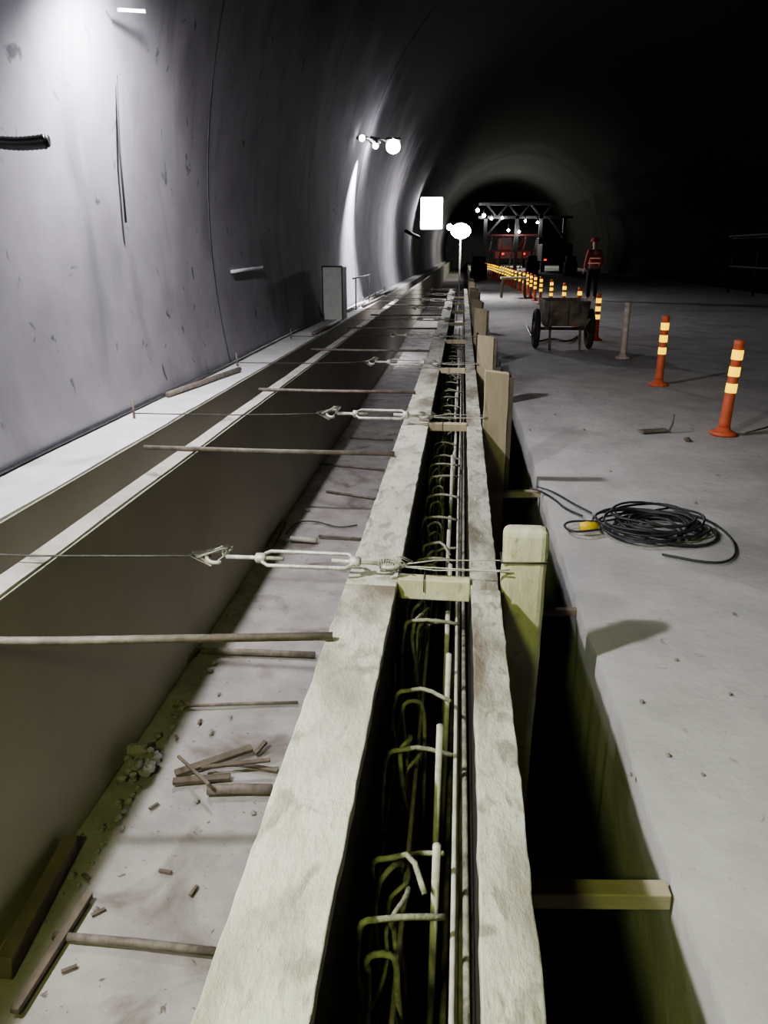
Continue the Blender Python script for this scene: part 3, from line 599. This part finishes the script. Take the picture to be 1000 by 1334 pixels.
J = {'pelvis':((0,0,.95),.13,.8),'waist':((0,0,1.1),.13,.75),'chest':((0,.01,1.3),.16,.65),'neckb':((0,0,1.45),.07),'neck':((0,0,1.52),.05),'head':((0,-.015,1.60),.075,1.1),'crown':((0,-.01,1.69),.07,1.1)}
E = [('pelvis','waist'),('waist','chest'),('chest','neckb'),('neckb','neck'),('neck','head'),('head','crown')]
for s, n_ in ((-1,'l'),(1,'r')):
    J.update({n_+'sh':((s*.17,0,1.40),.06),n_+'el':((s*.25,.03,1.13),.042),n_+'wr':((s*.23,-.10,.92),.028),n_+'pa':((s*.23,-.14,.86),.03,.5),
              n_+'hip':((s*.09,0,.88),.095),n_+'kn':((s*.11,-.03,.48),.06),n_+'an':((s*.12,.02,.09),.04),n_+'to':((s*.13,-.13,.04),.038)})
    E += [('chest',n_+'sh'),(n_+'sh',n_+'el'),(n_+'el',n_+'wr'),(n_+'wr',n_+'pa'),('pelvis',n_+'hip'),(n_+'hip',n_+'kn'),(n_+'kn',n_+'an'),(n_+'an',n_+'to')]
    for f in range(4):
        J[n_+'f%d'%f] = ((s*.23+(f-1.5)*.018, -.17, .79-.006*abs(f-1.5)),.008); E.append((n_+'pa', n_+'f%d'%f))
    J[n_+'th'] = ((s*.19,-.17,.85),.009); E.append((n_+'pa', n_+'th'))
skinned('body', 'skin', t, J, E)
K = {'pelvis':((0,0,.92),.15,.8),'waist':((0,0,1.1),.15,.8),'chest':((0,.01,1.3),.175,.7),'nk':((0,0,1.46),.075)}
E2 = [('pelvis','waist'),('waist','chest'),('chest','nk')]
for s, n_ in ((-1,'l'),(1,'r')):
    K.update({n_+'sh':((s*.18,0,1.40),.075),n_+'el':((s*.255,.03,1.13),.058),n_+'wr':((s*.235,-.09,.95),.045)}); E2 += [('chest',n_+'sh'),(n_+'sh',n_+'el'),(n_+'el',n_+'wr')]
skinned('jacket', 'vest', t, K, E2)
K = {'pelvis':((0,0,.92),.14,.85)}; E3 = []
for s, n_ in ((-1,'l'),(1,'r')):
    K.update({n_+'hip':((s*.095,0,.84),.11),n_+'kn':((s*.11,-.03,.48),.078),n_+'an':((s*.12,.02,.1),.06)}); E3 += [('pelvis',n_+'hip'),(n_+'hip',n_+'kn'),(n_+'kn',n_+'an')]
skinned('trousers', 'trouser', t, K, E3)
def local(mb, name, m):
    o = mb.build(name, m, keep=True); o.parent = t; return o
local(MB().lathe([(.14,-.01),(.13,0),(.125,.04),(.10,.09),(.05,.115),(.005,.12)], (0,-.015,1.69), 18), 'helmet', 'vest')
for z in (1.08, 1.22): local(MB().tube([(.175*math.cos(a), .01+.135*math.sin(a), z) for a in [i*math.pi/10 for i in range(20)]], .014, 6, True), 'reflective_stripe', 'stripe')
# ------------------------------------------------------------------ truck
def truck(x, y, L_, W, H, m_, lab, s=1):
    t = thing('works_truck', lab, 'truck', (x, y, 0))
    MB().box(x-W/2, x+W/2, y, y+L_*.65, .75*s, H*.8).build('bed', m_, t, bevel=.03)
    c_ = MB().box(x-W/2+.05, x+W/2-.05, y+L_*.67, y+L_, .6*s, H).build('cab', m_, t, bevel=.06)
    MB().box(x-W/2+.15, x+W/2-.15, y+L_*.67-.02, y+L_*.67-.002, H*.6, H*.9).build('rear_window', 'dark', c_)
    MB().box(x-W/2+.2, x+W/2-.2, y+.1, y+L_-.1, .5*s, .74*s).build('chassis', 'dark', t)
    for sx in (-1, 1):
        for yy_ in (y+.8, y+L_-.9):
            MB().lathe([(.2,-.14),(.42*s,-.12),(.42*s,.12),(.2,.14)], (x+sx*(W/2-.16), yy_, .42*s), 18, 'X').build('wheel', 'tyre', t)
        MB().box(x+sx*(W/2-.25)-.1, x+sx*(W/2-.25)+.1, y-.03, y-.002, .8*s, .92*s).build('tail_light', 'redlight', t)
    return t
truck(P(724, 352, y=58).x, 58, 5.5, 2.1, 2.4, 'darkgrey', 'dark works truck parked deep in the tunnel behind the row of posts')
# gantry
yg = 66; t = thing('lining_gantry', 'dark steel lining gantry spanning the lane deep in the tunnel', 'gantry', (5, yg, 0))
gx0, gx1 = P(632, 300, y=yg).x, P(735, 300, y=yg).x
for x in (gx0, gx0+.4*(gx1-gx0), gx0+.7*(gx1-gx0), gx1): MB().box(x-.14, x+.14, yg, yg+.25, 0, 4.1).build('column', 'darkgrey', t)
for z in (3.9, 4.9): MB().box(gx0-.6, gx1+(.6 if z < 4 else -.8), yg, yg+.25, z, z+.2).build('beam', 'darkgrey', t)
for i in range(6):
    xa = gx0+(gx1-gx0-1)*i/6; xb = gx0+(gx1-gx0-1)*(i+1)/6
    MB().bar((xa, yg+.12, 4.0 if i%2 else 5.0), (xb, yg+.12, 5.0 if i%2 else 4.0), .14, .14).build('lattice_bar', 'darkgrey', t)
for s, x in ((1,gx0),(-1,gx1)): MB().bar((x, yg+.1, 2.5), (x+s*1.3, yg+.1, 4.0), .16, .16).build('knee_brace', 'darkgrey', t)
for z in (1.4, 2.6): MB().box(gx0, gx0+.7*(gx1-gx0), yg+.1, yg+.2, z, z+.12).build('rail', 'red', t)
for i in range(5): MB().bar((gx0+.2+i*.9, yg+.3, .1), (gx0+.6+i*.9, yg+.3, 2.6), .1, .1).build('brace', 'red' if i % 2 else 'barrow', t)
gl = ['leftmost', 'second', 'third', 'fourth', 'fifth', 'sixth', 'seventh', 'eighth']
for k, (u, v) in enumerate([(622,274),(630,281),(640,285),(654,284),(662,300),(676,302),(684,288),(700,290)]):
    p = P(u, v, y=65.6)
    t = thing('festoon_lamp', 'small white lamp hung at the lining gantry, %s from the left' % gl[k], 'lamp', p, 'lamps on the lining gantry')
    MB().ball(p, .10 if k > 1 else .15, n=10).build('bulb', 'glow', t); MB().tube([p+Vector((0,.1,.1)), p+Vector((0,.3,.5))], .04, 6).build('holder', 'dark', t)
xr = P(668, 330, y=74).x
t = thing('drilling_rig', 'red wheeled rig standing dimly lit behind the lining gantry', 'machine', (xr, 74, 0))
MB().box(xr-1.6, xr+1.6, 74, 78, .8, 1.5).build('chassis', 'red', t, bevel=.05)
cb = MB().box(xr-1.4, xr-.1, 74.4, 76, 1.5, 2.6).build('cab', 'red', t, bevel=.08)
MB().box(xr-1.2, xr-.3, 74.36, 74.39, 1.9, 2.5).build('window', 'dark', cb)
for s in (-1,1):
    for y in (74.7, 77.2): MB().lathe([(.3,-.2),(.55,-.17),(.55,.17),(.3,.2)], (xr+s*1.3, y, .55), 18, 'X').build('wheel', 'tyre', t)
MB().bar((xr+.5, 75, 1.5), (xr+1.1, 73.4, 2.8), .2, .2).build('boom', 'red', t)
for s in (-.9,.2,1.0): MB().box(xr+s-.1, xr+s+.1, 73.95, 73.99, 1.15, 1.3).build('lamp', 'redlight', t)
st_ = ['nearest', 'second', 'third', 'fourth']
for k, (x, y, m_) in enumerate([(.95, 44, 'red'), (.9, 51, 'darkgrey'), (6.6, 50, 'barrow'), (4.6, 54, 'barrow')]):
    t = thing('pallet_stack', '%s low stack of site material dim in the far tunnel' % st_[k], 'material stack', (x, y, 0), 'material stacks deep in the tunnel')
    MB().box(x-.4, x+.4, y, y+1, 0, .14).build('pallet', 'wooddark', t)
    MB().box(x-.38, x+.38, y+.05, y+.95, .145, .8).build('load', m_, t, bevel=.06); MB().box(x-.3, x+.3, y+.1, y+.8, .81, 1.15).build('load', m_, t, bevel=.06)
t = thing('scaffold_frame', 'low dark scaffold frame along the right wall', 'scaffold', (9.5, 24, 0))
for y in (20, 22.5, 25, 27.5, 30): MB().tube([(9.6, y, 0), (9.6, y, 1.9)], .04, 8).build('standard', 'dark', t)
for z in (.9, 1.85): MB().tube([(9.6, 19.8, z), (9.6, 30.2, z)], .04, 8).build('ledger', 'dark', t)
MB().box(9.4, 9.9, 19.9, 30.1, 1.9, 1.95).build('deck', 'darkgrey', t)
# ------------------------------------------------------------------ lights
def plight(name, loc, e, col, r=.15):
    l = bpy.data.lights.new(name, 'POINT'); l.energy = e; l.color = col; l.shadow_soft_size = r
    o = bpy.data.objects.new(name, l); C.objects.link(o); o.location = loc
spot('fill_behind', (-.75, -.9, 2.2), (-.45, 1.9, 0), 170, (.84,1,.34), 92, .15, 1.0)  # unseen yellow-green fill added behind the camera
plight('far_light_a', (4.5, 80, 4.2), 1100, (.95,1,.84), .4)
plight('far_light_b', (3.0, 69, 3.0), 420, (1,.92,.84), .3)
w = bpy.data.worlds.new('world'); bpy.context.scene.world = w; w.use_nodes = True
w.node_tree.nodes['Background'].inputs[0].default_value = (.55,.54,.56,1); w.node_tree.nodes['Background'].inputs[1].default_value = .05
try: bpy.context.scene.view_settings.look = 'AgX - Medium High Contrast'
except Exception as e: print(e)
for o in ORG:
    if '_org' in o: del o['_org']
